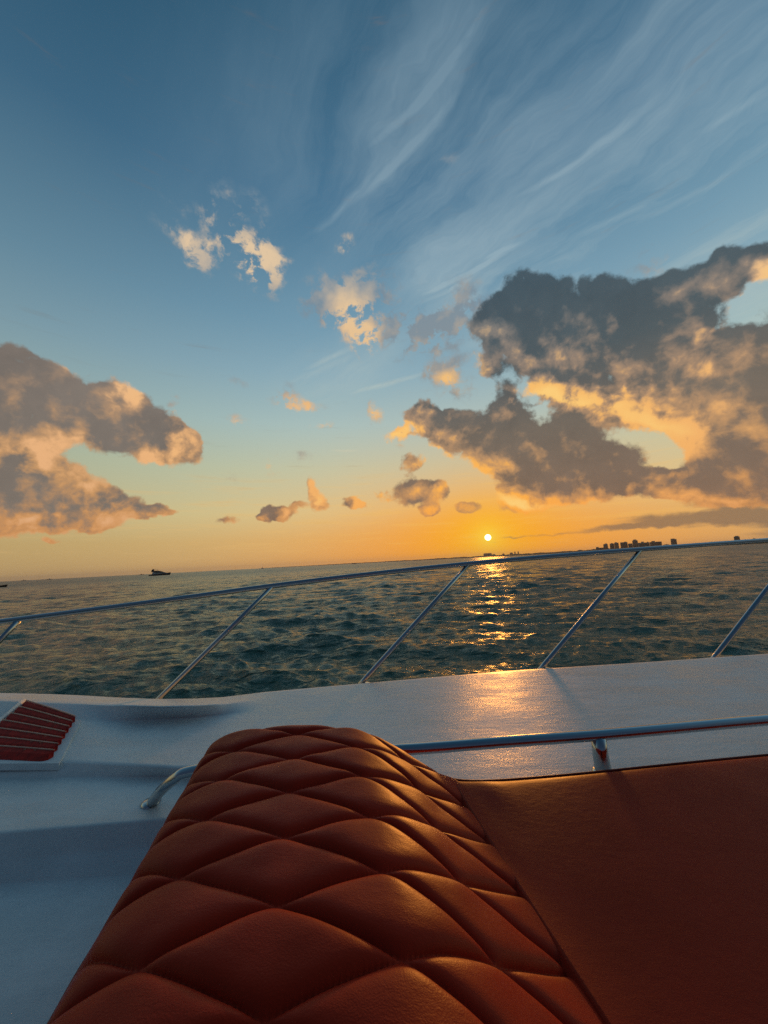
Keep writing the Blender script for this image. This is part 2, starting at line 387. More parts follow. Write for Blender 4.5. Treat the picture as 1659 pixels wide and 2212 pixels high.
def m_gel(b):
    co = objco()
    blot = noise(mapping(co, scl=(1, 2.2, 1)), 4.0, 7, 0.66); fine = noise(co, 420, 3, 0.6); mid = noise(co, 70, 6, 0.68); wave = noise(mapping(co, rot=(0, 0, R(20)), scl=(0.8, 2.4, 1)), 9.0, 5, 0.6)
    col = mix(blot.smooth(0.35, 0.7), lin((216, 218, 216)), lin((236, 237, 234)))
    col = mix(mid.smooth(0.60, 0.76)*0.30, col, lin((168, 165, 156)))
    sock(b, 'Base Color', col)
    sock(b, 'Roughness', blot.smooth(0.32, 0.68, 0.28, 0.50))
    b.inputs['IOR'].default_value = 1.45
    sock(b, 'Normal', bump(wave, 0.28, 0.006, bump(mid, 0.28, 0.0018, bump(fine, 0.6, 0.0010))))
GEL = material("white gelcoat", m_gel)
def m_steel(b):
    co = objco()
    sp = noise(co, 900, 2, 0.5); dr = noise(co, 25, 5, 0.6)
    sock(b, 'Base Color', mix(sp.smooth(0.68, 0.74)*0.5, lin((184, 188, 190)), lin((90, 74, 60))))
    b.inputs['Metallic'].default_value = 1.0
    sock(b, 'Roughness', dr.smooth(0.3, 0.75, 0.08, 0.26))
    sock(b, 'Normal', bump(dr, 0.08, 0.001))
STEEL = material("stainless steel", m_steel)
def m_leather(base):
    def f(b):
        co = objco()
        v = node('ShaderNodeTexVoronoi', feature='F1'); sock(v, 'Vector', vmath('ADD', co, vmath('SCALE', noise(co, 90, 2, .5, color=True), scale=0.006))); v.inputs['Scale'].default_value = 520
        grain = V(v.outputs['Distance']); soft = noise(co, 7, 4, 0.55); fold = noise(mapping(co, scl=(1, 1.6, 1)), 46, 4, 0.6)
        sock(b, 'Base Color', mix(soft.smooth(0.3, 0.7), lin(base), lin(tuple(c*0.93 for c in base))))
        sock(b, 'Roughness', soft.smooth(0.3, 0.7, 0.42, 0.50))
        b.inputs['IOR'].default_value = 1.45; b.inputs['Specular IOR Level'].default_value = 0.15; b.inputs['Specular Tint'].default_value = (1.0, 0.62, 0.42, 1)
        sock(b, 'Normal', bump(soft, 0.25, 0.006, bump(fold, 0.22, 0.0022, bump(grain, 0.25, 0.0005))))
    return f
LEATHER = material("rust leather", m_leather((166, 40, 22)))
LEATHER2 = material("rust pad leather", m_leather((156, 37, 21)))
PIPING = material("dark red piping", m_leather((112, 36, 30)))
def m_plain(c, rough=0.5, metal=0.0, sc_=8.0, var=0.85):
    def f(b):
        n = noise(objco(), sc_, 4, 0.6)
        sock(b, 'Base Color', mix(n.smooth(0.3, 0.7), lin(c), lin(tuple(k*var for k in c))))
        b.inputs['Roughness'].default_value = rough; b.inputs['Metallic'].default_value = metal
    return f
VENTRED = material("red vent paint", m_plain((206, 36, 20), 0.85, sc_=60, var=0.75))
VENTLIP = material("painted sunlit vent edge", m_plain((226, 168, 140), 0.4, sc_=40))  # gelcoat edge with the low sun's warm light painted into its colour
SCUFF = material("grey seam sealant", m_plain((92, 88, 84), 0.6, sc_=90))
def node_len(v):
    n = node('ShaderNodeVectorMath', operation='LENGTH'); sock(n, 0, v); return n.outputs['Value']
def m_water(b):
    geo = node('ShaderNodeNewGeometry'); co = geo.outputs['Position']
    n1 = noise(mapping(co, rot=(0, 0, R(12)), scl=(0.5, 1.0, 1)), 5.5, 6, 0.68, 0.3)
    n2 = noise(mapping(co, rot=(0, 0, R(-14)), scl=(0.45, 1.0, 1)), 1.6, 6, 0.66, 0.3)
    n3 = noise(mapping(co, rot=(0, 0, R(6)), scl=(0.4, 1.0, 1)), 0.34, 5, 0.62)
    deep = noise(co, 0.05, 3, 0.5)
    sock(b, 'Base Color', mix(deep.smooth(0.35, 0.65), (0.034, 0.125, 0.096), (0.055, 0.155, 0.115)))
    far = V(node_len(co))
    sock(b, 'Roughness', far.smooth(15.0, 260.0, 0.09, 0.32)); b.inputs['IOR'].default_value = 1.38
    sock(b, 'Normal', bump(n1, 0.9, 0.055, bump(n2, 1.0, 0.22, bump(n3, 0.9, 0.9))))
WATER = material("sea water", m_water)

# ------------------------------------------------------------------ sea
def make_sea():
    rs = [2.2]
    while rs[-1] < 9000:
        r_ = rs[-1]; rs.append(r_ + min(max(0.03, 0.0058*r_) if r_ < 400 else 0.03*r_, 900))
    rs = np.array(rs)
    th = np.concatenate([np.linspace(-180, -66, 60, endpoint=False), np.linspace(-66, 66, 800, endpoint=False), np.linspace(66, 180, 61)])
    th = np.radians(th)
    A, Rr = np.meshgrid(th, rs)
    X = Rr*np.sin(A); Y = Rr*np.cos(A); Z = np.zeros_like(X); DX = np.zeros_like(X); DY = np.zeros_like(X)
    rng = np.random.default_rng(11)
    cell = 0.0058*Rr
    def lump(x, y, s, seed):
        g = np.random.default_rng(seed); o = 0
        for _ in range(5):
            a = g.uniform(0, 2*np.pi); k = 2*np.pi/(s*g.uniform(.6, 1.6)); o = o+np.sin(k*(x*np.cos(a)+y*np.sin(a))+g.uniform(0, 6.3))
        return o/5
    gust = 1+0.45*lump(X, Y, 14, 3)+0.3*lump(X, Y, 45, 5)
    for i in range(110):
        L = 0.20*(4.2/0.20)**(rng.random()**1.1)
        main = R(82) if L > 2 else R(76)
        a = main+rng.normal(0, 0.38 if L > 1.5 else 0.55)
        k = 2*np.pi/L; amp = 0.0060*L**0.86*rng.uniform(0.5, 1.3)
        fade = np.clip((L/cell-2.0)/2.5, 0, 1)
        ph = k*(X*np.cos(a)+Y*np.sin(a))+rng.uniform(0, 6.283)
        s, c = np.sin(ph), np.cos(ph)
        Z += amp*fade*s*gust; q = 0.9*amp*fade*gust
        DX += q*np.cos(a)*c; DY += q*np.sin(a)*c
    back_ = (np.abs(A) > R(66)); Z[back_] *= 0.3
    v = np.stack([X+DX, Y+DY, Z], -1).reshape(-1, 3)
    nr, nc = X.shape
    o = mesh("water", v, gridfaces(nr, nc, True), WATER, smooth=True, kind='structure')
    return o
make_sea()

# ------------------------------------------------------------------ our boat: deck, hull, rails, vent
ZD = 1.73
boat = empty("motor_yacht", (0, 1.2, 0.0), label="white foredeck of the yacht the photo is taken from, with steel rails", cat="yacht")
boat_inv = np.array([0, 1.2, 0.0])
def lp(a): return np.asarray(a, float)-boat_inv
cols = np.concatenate([np.linspace(-760, 0, 14, endpoint=False), np.linspace(0, 620, 63, endpoint=False), np.linspace(620, 2600, 60)])
def ip(x, xs, ys):                       # linear interpolation with straight extension
    y = np.interp(x, xs, ys)
    y = np.where(x < xs[0], ys[0]+(x-xs[0])*(ys[1]-ys[0])/(xs[1]-xs[0]), y)
    return np.where(x > xs[-1], ys[-1]+(x-xs[-1])*(ys[-1]-ys[-2])/(xs[-1]-xs[-2]), y)
def sm(x, a, b):
    t = np.clip((x-a)/(b-a), 0, 1); return t*t*(3-2*t)
t570 = sm(cols, 380, 590)                # 1 = flat part of the deck
R0y = ip(cols, [0, 100, 175, 260, 345, 420, 480, 530, 570, 829, 1100, 1400, 1659], [1497, 1499, 1502, 1507, 1510, 1509, 1506, 1500, 1495, 1472, 1449, 1430, 1412])
R0z = 1.750*(1-t570)+ZD*t570
R1y = ip(cols, [0, 100, 175, 274, 345, 420, 480, 530, 570, 829, 1659], [1512, 1516, 1519, 1525, 1527, 1526, 1522, 1514, 1509, 1484, 1424])
R1z = 1.794*(1-t570)+ZD*t570
R2y = ip(cols, [0, 159, 300, 420, 570, 829, 1659], [1556, 1556, 1556, 1550, 1534, 1500, 1440])
fl = sm(cols, 150, 330)
R2z = 1.760*(1-fl)+ZD*fl
L1y = ip(cols, [0, 200, 390, 600, 1000, 1659], [1641, 1650, 1663, 1660, 1640, 1600])
L2y = ip(cols, [0, 380, 600, 1000, 1659], [1681, 1678, 1690, 1668, 1625])
L3y = ip(cols, [0, 350, 600, 1000, 1659], [1799, 1770, 1770, 1745, 1700])
L4y = ip(cols, [0, 330, 600, 1000, 1659], [1861, 1826, 1820, 1790, 1740])
L5y = ip(cols, [0, 330, 600, 1000, 1659], [1912, 1890, 1880, 1850, 1800])
L6y = ip(cols, [0, 330, 600, 1000, 1659], [2300, 2300, 2300, 2300, 2300])
h = sm(cols, 470, 560)
def rowp(y, z): return np.array([onz(a, b, c) for a, b, c in zip(cols, y, z*np.ones_like(cols))])
rows_ = [(R0y, R0z-0.010), (R0y+1.2, R0z-0.001), (R1y, R1z), (R2y, R2z), (L1y, ZD+0.004*(1-h)), (L2y, 1.704*(1-h)+ZD*h), (L3y, 1.700*(1-h)+ZD*h),
         (L4y, 1.655*(1-h)+ZD*h), (L5y, 1.622*(1-h)+ZD*h), (L6y, 1.60*(1-h)+ZD*h)]
key = [rowp(y, z) for y, z in rows_]
sub = [1, 6, 14, 14, 16, 26, 16, 12, 16]
def dense(key, sub):
    out = []
    for k in range(len(key)-1):
        for j in range(sub[k]):
            t = j/sub[k]; out.append(key[k]*(1-t)+key[k+1]*t)
    out.append(key[-1]); return np.array(out)
D_ = dense(key, sub)
Zs = D_[:, :, 2].copy()
for _ in range(1):                       # moulded gelcoat has soft corners
    Z2 = Zs.copy(); Z2[2:-1] = (Zs[1:-2]+2*Zs[2:-1]+Zs[3:])/4; Zs = Z2
D_[:, :, 2] = Zs
last = D_[-1]
tail = []
for yy in (0.2, -0.4, -1.6, -3.4):
    q = last.copy(); q[:, 1] = np.minimum(q[:, 1], yy) if yy < 0.2 else np.minimum(q[:, 1]*0.8, yy+0.2); q[:, 0] = last[:, 0]*(1+0.55*(0.4-yy)) if yy < 0.2 else last[:, 0]*1.2
    q[:, 0] = np.clip(q[:, 0], -3.6, 4.6); tail.append(q)
D_ = np.concatenate([D_, np.array(tail)])
D_[:, :, 0] = np.clip(D_[:, :, 0], -4.2, 5.4)
mesh("deck", lp(D_.reshape(-1, 3)), gridfaces(D_.shape[0], D_.shape[1]), GEL, boat)
# hull side below the deck edge
e0 = D_[0]
hull = []
for dyo, zz in ((0.0, None), (0.012, -0.02), (0.012, -0.06), (-0.02, -0.5), (-0.14, -1.1), (-0.35, -1.75), (-0.8, -2.2)):
    q = e0.copy(); q[:, 1] += dyo
    if zz is not None: q[:, 2] = ZD+zz if zz < -0.1 else q[:, 2]+zz
    hull.append(q)
hull = np.array(hull)
mesh("hull", lp(hull.reshape(-1, 3)), gridfaces(hull.shape[0], hull.shape[1], True), GEL, boat)
# bow rail
feetpx = [(-115, 1502), (345, 1508), (790, 1465), (1178, 1433), (1550, 1411), (1905, 1392)]
feet = [onz(x, y, 1.735) for x, y in feetpx]
line = np.polyfit([feet[k][0] for k in (1, 2, 3, 4)], [feet[k][1] for k in (1, 2, 3, 4)], 1)
p0 = np.array([0, line[1]+0.055, 1.7]); pdir = np.array([1, line[0], 0]); pn = np.cross(pdir, [0, 0, 1]); pn /= np.linalg.norm(pn)
feet = [onplane(x, y, p0, pn) for x, y in feetpx]
toppx = [(-420, 1392), (-200, 1367), (0, 1342.5), (200, 1317), (400, 1291), (585, 1266), (800, 1240), (1010, 1218), (1200, 1201), (1378, 1187), (1659, 1166.5), (1900, 1150), (2250, 1128)]
p1 = p0+np.array([0, 0.05, 0])
top = [onplane(x, y, p1, pn) for x, y in toppx]
rail = MB().tube([lp(q) for q in spline(top, 10)], 0.0130, 20).build("bow_rail", STEEL, boat, smooth=True)
tops = [(40, 1341), (588, 1268), (1012, 1220), (1383, 1189), (1742, 1162), (2080, 1141)]
for (tx, ty), ft, fp in zip(tops, feet, feetpx):
    tp = onplane(tx, ty, p1, pn)
    MB().tube([lp(ft-(tp-ft)*0.09), lp(ft), lp(ft*.5+tp*.5), lp(tp)], 0.0125, 18).build("stanchion", STEEL, rail, smooth=True)
    f2 = ft - np.array([0, 0, 0.035])
    MB().tube([lp(f2-[0, 0, .03]), lp(f2+[0, 0, .004]), lp(f2+[0, 0, .010]), lp(f2+[0, 0, .014])], [0.030, 0.030, 0.026, 0.015], 22).build("foot_flange", STEEL, rail, smooth=True)

# grab rail
gp = [onz(x, y, 1.82) for x, y in ((2150, 1520), (1900, 1537), (1659, 1555), (1480, 1571), (1292, 1588), (1100, 1602), (890, 1618))]
gl = [onz(403, 1669, 1.795), onz(380, 1681, 1.783), onz(352, 1704, 1.752), onz(333, 1727, 1.718), onz(326, 1740, 1.695)]
mid = [gp[-1]*(1-t)+gl[0]*t+np.array([0, 0, 0.012*math.sin(math.pi*t)]) for t in (0.3, 0.6, 0.85)]
gpath = spline(gp+mid+gl, 8)
grab = MB().tube([lp(q) for q in gpath], 0.0135, 24).build("grab_rail", STEEL, boat, smooth=True)
pf = onz(1293, 1650, ZD)
pt = min(gpath, key=lambda q: np.linalg.norm(q[:2]-pf[:2]))
nx = np.array([pf[0], pf[1]])
px_ = onz(1292, 1588, 1.82)
MB().tube([lp([px_[0]+.004, px_[1], ZD-.004]), lp([px_[0]+.002, px_[1], ZD+.006]), lp([px_[0], px_[1], ZD+.05]), lp([px_[0], px_[1], 1.815])], [0.0205, 0.0200, 0.0190, 0.0180], 24).build("post", STEEL, grab, smooth=True)
MB().tube([lp([px_[0], px_[1], ZD-.002]), lp([px_[0], px_[1], ZD+.003]), lp([px_[0], px_[1], ZD+.005])], [0.024, 0.024, 0.017], 22).build("foot_flange", STEEL, grab, smooth=True)
lf = gl[-1]
MB().tube([lp([lf[0], lf[1], 1.69]), lp([lf[0], lf[1], 1.705]), lp([lf[0], lf[1], 1.708])], [0.024, 0.023, 0.017], 22).build("foot_flange", STEEL, grab, smooth=True)

# red louvred vent let into the deck by the coaming
FR, NR = onz(163, 1558, 1.768), onz(108, 1648, 1.738)
FL, NL = onz(52, 1526, 1.780), onz(-92, 1648, 1.738)
def vp(s, t, hgt=0.0):                   # s: 0 left .. 1 right, t: 0 far .. 1 near
    q = (FL*(1-s)+FR*s)*(1-t)+(NL*(1-s)+NR*s)*t
    return q+np.array([0, 0, 0.0018+hgt])
vent = MB()
vs = [vp(s, t, 0.0) for s, t in ((-.10, -.02), (1.08, -.04), (1.10, 1.02), (-.10, 1.02))]
vb = [q-np.array([0, 0, 0.02]) for q in vs]
vent.add([lp(q) for q in vs+vb], [(3, 2, 1, 0), (0, 1, 5, 4), (1, 2, 6, 5), (2, 3, 7, 6), (3, 0, 4, 7)])
vent = vent.build("vent_panel", GEL, boat)
NS = 7
for i in range(NS):
    t0 = i/NS; pitch = 1/NS
    n = 26; va = []; lipv = []
    for k in range(n+1):
        s = k/n
        bow = 0.55*pitch*(s**2.2) - 0.08            # blades sweep back towards their rounded tips
        wdt = pitch*0.80*math.sqrt(max(0.02, 1-max(0, (s-0.86)/0.14)**2.2))
        c_ = t0+bow*0.55+0.02
        a = vp(s, c_, 0.016); m1 = vp(s, c_+wdt*0.5, 0.013); b2 = vp(s, c_+wdt*1.05, 0.0015)
        va += [lp(a), lp(m1), lp(b2), lp(b2-[0, 0, .006]), lp(a-[0, 0, .010])]
        lipv.append(lp(vp(s, c_-0.012, 0.0168)))
    fs = []
    for k in range(n):
        for j in range(5): fs.append((k*5+j, k*5+(j+1) % 5, (k+1)*5+(j+1) % 5, (k+1)*5+j))
    fs += [[0, 1, 2, 3, 4][::-1], [n*5+j for j in range(5)]]
    mesh("slat", va, fs, VENTRED, vent, smooth=False)
    MB().tube(lipv, [0.0024]*(n)+[0.0012], 8).build("slat_edge", VENTLIP, vent, smooth=True)
    if i > 0:
        for q in (0.66, 0.78, 0.55):                # little bridges seen between the blades
            bb = MB(); c_ = t0+0.55*pitch*(q**2.2)*0.55-0.02
            p_ = [vp(q-.014, c_-0.045, .009), vp(q+.014, c_-0.045, .009), vp(q+.014, c_+.012, .0175), vp(q-.014, c_+.012, .0175)]
            p2 = [x-np.array([0, 0, .008]) for x in p_]
            bb.add([lp(x) for x in p_+p2], [(0, 1, 2, 3), (0, 4, 5, 1), (1, 5, 6, 2), (2, 6, 7, 3), (3, 7, 4, 0)])
            if q > 0.6: bb.build("slat_bridge", VENTLIP, vent)
lipa = [vp(-0.06, t, 0.010) for t in (-.05, .3, .7, 1.02)]
MB().tube([lp(q) for q in lipa], 0.008, 12).build("vent_rim", GEL, vent, smooth=True)

# ------------------------------------------------------------------ quilted bolster
PX = np.array([-.228, -.215, -.198, -.172, -.135, -.09, .003, .106, .16, .213, .265, .327, .379, .400])
PZ = np.array([1.850, 1.878, 1.897, 1.910, 1.918, 1.923, 1.924, 1.917, 1.904, 1.875, 1.840, 1.804, 1.780, 1.772])
def xA(y): return -.162-.188*(y-.572)
def make_bolster():
    fine = np.linspace(PX[0], PX[-1], 1200)
    # smooth cubic through the profile
    t = np.concatenate([[0], np.cumsum(np.hypot(np.diff(PX), np.diff(PZ)))])
    q = spline([(a, b, 0) for a, b in zip(PX, PZ)], 30); q = np.array(q)[:, :2]
    S = np.concatenate([[0], np.cumsum(np.hypot(np.diff(q[:, 0]), np.diff(q[:, 1])))])
    iA = np.argmin(np.abs(q[:, 0])); S0 = S-S[iA]
    ns = 430
    s = np.linspace(S0[0], S0[-1], ns)
    ux, uz = np.interp(s, S0, q[:, 0]), np.interp(s, S0, q[:, 1])
    dxs, dzs = np.gradient(ux, s), np.gradient(uz, s)
    # along: from behind the viewer to the far end, then down over the end
    ya = np.concatenate([np.linspace(-0.45, 0.2, 40, endpoint=False), np.linspace(0.2, 0.55, 320, endpoint=False), np.linspace(0.55, 0.905, 230)])
    rr = 0.045; na = 26
    phi = np.linspace(0, math.pi/2, na)[1:]
    yend = np.concatenate([ya, ya[-1]+rr*np.sin(phi), np.full(10, ya[-1]+rr)])
    drop = np.concatenate([np.zeros(len(ya)), rr*(1-np.cos(phi)), rr+np.linspace(0.012, 0.12, 10)])
    arc = np.concatenate([ya, ya[-1]+rr*phi, ya[-1]+rr*math.pi/2+np.linspace(0.012, 0.12, 10)])
    tilt = np.concatenate([np.zeros(len(ya)), phi, np.full(10, math.pi/2)])
    Sg, Ag = np.meshgrid(s, arc)
    a = Sg/0.256; b = (Ag-0.572)/0.105
    # sewn lines wander a little, and no two panels are filled alike
    wob = 0.010*np.sin(3.1*a+1.7*b)+0.008*np.sin(1.3*b-2.2*a+1)
    f1 = np.abs(np.sin(math.pi*(a+b+wob))); f2 = np.abs(np.sin(math.pi*(a-b-wob*0.7)))
    cellv = 1+0.14*np.sin(12.9898*np.floor(a+b)+78.233*np.floor(a-b))
    puff = (1-np.exp(-f1*4.2))*(1-np.exp(-f2*4.2))
    hgt = 0.0115*cellv*puff**0.85
    # puckers along the stitches
    dmin = np.minimum(f1, f2)
    stitch = 0.00032*np.sin(2*math.pi*Sg/0.0060)*np.exp(-(dmin/0.10)**2)
    # flat near the outer seam and the crease
    e1 = sm(Sg, s[0]+0.035, s[0]+0.075); e2 = sm(-Sg, -(s[-1]-0.012), -(s[-1]-0.05))
    rng = np.random.default_rng(4)
    wr = 0
    for _ in range(14):
        aa = rng.uniform(0, math.pi); k = 2*math.pi/rng.uniform(.03, .16); wr = wr+np.sin(k*(Sg*np.cos(aa)+Ag*np.sin(aa))+rng.uniform(0, 6.3))
    hgt = (hgt+stitch)*e1*e2 + 0.00022*wr
    # corner of the far left end is rounded
    cr = np.clip((s[0]+0.10-Sg)/0.10, 0, 1)
    yE = yend[:, None]*np.ones_like(Sg); back_off = 0.07*(1-np.sqrt(np.maximum(0, 1-cr**2)))
    yE = yE-back_off*sm(Ag, 0.55, 0.93)
    X = xA(np.minimum(yE, 2))+ux[None, :]
    Z = uz[None, :]-drop[:, None]*np.clip((uz[None, :]-1.735)/0.19, 0.2, 1)
    nx_, nz_ = -dzs[None, :], dxs[None, :]
    ct, st = np.cos(tilt)[:, None], np.sin(tilt)[:, None]
    X = X+nx_*hgt*ct; Z = Z+nz_*hgt*ct; Y = yE+hgt*st
    v = np.stack([X, Y, Z], -1)
    return v
BV = make_bolster()
nrb, ncb = BV.shape[:2]
org = np.array([-0.2, 0.4, 1.60])
bol = empty("quilted_bolster", tuple(org), label="rust leather bolster stitched in diamonds, raised beside the smooth sun pad", cat="bolster cushion")
mesh("quilted_cover", (BV-org).reshape(-1, 3), gridfaces(nrb, ncb), LEATHER, bol)
# left side wall and far wall
lw = BV[:, 0, :]
sidew = []
for k, zz in enumerate(np.linspace(0, 1, 14)):
    q = lw.copy(); bulge = 0.010*math.sin(math.pi*zz)
    q[:, 0] -= bulge; q[:, 2] = lw[:, 2]*(1-zz)+1.60*zz; sidew.append(q)
sidew = np.array(sidew)
mesh("side_panel", (sidew-org).reshape(-1, 3), gridfaces(sidew.shape[0], sidew.shape[1], True), LEATHER, bol)
seam = [p+np.array([-.001, 0, 0.001]) for p in lw[::9]]
MB().tube([p-org for p in seam], 0.0032, 10).build("piping", PIPING, bol, smooth=True)

# ------------------------------------------------------------------ smooth sun pad
def make_pad():
    xs = np.concatenate([np.linspace(-0.05, 0.16, 80, endpoint=False), np.linspace(0.16, 1.75, 120)])      # distance from the crease
    edge_px = [(999, 1681), (1278, 1655), (1659, 1610)]
    E_ = [onz(x, y, 1.80) for x, y in edge_px]
    ys = np.concatenate([np.linspace(-0.45, 0.30, 26, endpoint=False), np.linspace(0.30, 1.0, 150)])
    G, T = np.meshgrid(xs, ys)
    far = 0.925+0.055*np.clip(G, 0, 2)+0.010*np.clip(G-.3, 0, 2)
    Y = -0.45+(T+0.45)/1.45*(far+0.45)
    X = xA(Y)+0.350+G
    d = far-Y
    Z = 1.796+0.012*np.exp(-np.abs(G)/0.045)-0.8*np.maximum(0, -G) - 0.010*np.exp(-(d/0.012)) + 0.004*np.sin(X*5)*np.sin(Y*6)
    Z = Z + 0.006*np.exp(-((G-0.070)/0.045)**2)*np.exp(-(np.maximum(0, d-0.015)/0.085)**2)*(1-np.exp(-d/0.02)) # raised fold by the corner
    
    return np.stack([X, Y, Z], -1)
PV = make_pad()
org2 = np.array([0.9, 0.3, 1.73])
pad = empty("sun_pad", tuple(org2), label="smooth flat rust leather sun pad, right of the quilted bolster, below the steel grab rail", cat="sun pad")
mesh("pad_cover", (PV-org2).reshape(-1, 3), gridfaces(PV.shape[0], PV.shape[1]), LEATHER2, pad)
fe = PV[-1]
wl = np.array([fe, fe+[0, .006, -.006], fe+[0, .008, -.03], fe*[1, 1, 0]+[0, .006, 1.728]])
mesh("pad_wall", (wl-org2).reshape(-1, 3), gridfaces(wl.shape[0], wl.shape[1]), PIPING, pad)
MB().tube([p-org2+np.array([0, .003, 0.001]) for p in fe[2::5]], 0.0034, 10).build("piping", PIPING, pad, smooth=True)

# ------------------------------------------------------------------ far shore, buildings, vessels
def m_dark(c): return material("far "+str(c), m_plain(c, 0.8, sc_=0.05, var=0.8))
TREES = m_dark((66, 72, 46)); BLD = m_dark((206, 186, 166)); BLD2 = m_dark((186, 168, 150)); GLASS = m_dark((96, 92, 90)); SAND = m_dark((140, 120, 90))
HULLW = m_dark((200, 204, 206)); HULLD = m_dark((36, 46, 54)); DARKG = m_dark((24, 28, 34))
def hpt(x, dist, z=0.0):
    """ground point in the direction of column x of the sheet at the horizon, at a given range"""
    y = 1256-0.0506*x
    d = ray(x, y); d = d/np.linalg.norm(d[:2]); return np.array([d[0]*dist, d[1]*dist, z])
# shoreline land with a ragged tree line
def shore_dist(x): return float(np.interp(x, [560, 900, 1050, 1300, 1500, 1800, 2300], [5200, 4300, 3600, 2400, 1800, 1450, 1300]))
rng = np.random.default_rng(8)
sx = np.arange(560, 2300, 1.5)
hh = []
for x in sx:
    d = shore_dist(x); base_px = np.interp(x, [560, 700, 1050, 1300, 1500, 1659, 2300], [0.4, 1.2, 3.0, 5.0, 6.0, 8.2, 10.0])
    hh.append(base_px/830*d)
hh = np.array(hh); nz = np.interp(sx, sx[::7], rng.uniform(.75, 1.2, len(sx[::7])))*np.interp(sx, sx[::2], rng.uniform(.9, 1.12, len(sx[::2])))
hh = hh*nz
v = []; nc_ = len(sx)
for k, (dd, hf) in enumerate(((0, -0.02), (0, 0.10), (12, 0.12), (16, 0.75), (28, 1.0), (60, 0.9), (220, 0.85), (420, 0.02))):
    for x, H in zip(sx, hh):
        jit = 1+0.10*math.sin(x*1.7+k*2.1)
        v.append(hpt(x, shore_dist(x)+dd*3, max(-1.0, H*hf*jit if hf > .2 else hf*10)))
mesh("wooded_shore", v, gridfaces(8, nc_, True), TREES, smooth=False, kind='structure')

def building(x0, x1, top_px, dist, mat, label, roofs=(), floors=8, group="buildings on the far shore"):
    """x0..x1 columns on the sheet, top in sheet px above the horizon"""
    a, b = hpt(x0, dist), hpt(x1, dist)
    w = np.linalg.norm(b-a)*1.03; c = (a+b)/2; ang_ = math.atan2(b[1]-a[1], b[0]-a[0]); H = top_px/830*dist + 1.0
    root = empty("apartment_building" if H > 14 else "low_building", (c[0], c[1], 0), ang_, label=label, cat="building", group=group)
    dp = max(14, w*0.35) if w < 80 else 24
    MB().box((0, dp/2, H/2+.5), (w, dp, H-1), bev=0.6).build("wall", mat, root)
    nf = max(2, min(floors, int(H/3.2)))
    for k in range(nf):
        z = 2.5+(H-4)*k/nf
        MB().box((0, -0.7, z), (w*0.94, 1.4, 0.35)).build("balcony", BLD, root)
        MB().box((0, -0.06, z+1.3), (w*0.9, 0.12, (H-4)/nf*0.45)).build("window", GLASS, root)
    for (rx, rw, rh) in roofs:
        MB().box((rx*w, dp/2, H+rh/2), (rw*w, dp*0.6, rh), bev=0.3).build("roof_block", mat, root)
    return root
S_ = 1/1.8228
building(2348*S_, 2378*S_, 7.0, 1900, BLD2, "low stepped block at the left end of the far skyline", [(-.3, .3, 4)])
building(2378.5*S_, 2396*S_, 13.2, 1950, BLD, "narrow tower beside the low stepped block on the far shore", [(.1, .5, 3)])
building(2404*S_, 2421*S_, 13.6, 1900, BLD2, "left of the paired blocks in the far skyline", [(0, .4, 2.5)])
building(2422*S_, 2439*S_, 14.6, 1930, BLD, "right of the paired blocks in the far skyline", [(-.1, .5, 2.5)])
building(2446*S_, 2474*S_, 14.8, 1850, BLD2, "squat tower at the left end of the long skyline block", [(.2, .3, 2)])
building(2476*S_, 2493*S_, 11.8, 1830, BLD, "short wing between the squat tower and the crowned block", [])
building(2494*S_, 2515*S_, 16.8, 1870, BLD2, "highest block of the long skyline group, with a stepped crown", [(0, .6, 4)])
building(2516*S_, 2560*S_, 12.0, 1820, BLD, "long low wing right of the crowned block", [(-.1, .25, 4), (.35, .1, 3)])
building(2562*S_, 2608*S_, 12.2, 1800, BLD2, "long end wing with square end at the right of the skyline group", [(-.2, .3, 3.5)])
building(2645*S_, 2668*S_, 15.0, 1750, BLD2, "lone slanted block standing apart to the right of the skyline group", [(-.1, .7, 2)])
building(2894*S_, 2917*S_, 13.0, 1500, BLD, "small low block peeking over the bow rail at the far right", [(0, .6, 2)])
building(1905*S_, 1937*S_, 7.2, 3800, BLD, "flat pale block on the shore right under the setting sun", [(0, .8, 3)], 5)
building(1938*S_, 1951*S_, 4.6, 3750, BLD, "low annex beside the flat block under the setting sun", [(.1, .4, 4)], 3)
for (xa, xb, tp, lab) in ((1978, 1987, 5.0, "tiny flat house right of the block under the sun"), (2008, 2020, 6.0, "low wide house on the orange shoreline"),
                          (2026, 2031, 7.6, "slim tower on the orange shoreline, left of its twin"), (2039, 2044, 7.8, "slim tower on the orange shoreline, right of its twin")):
    building(xa*S_, xb*S_, tp, 3600, BLD, lab, [(0, .5, 3)], 4, "small houses on the orange shoreline")

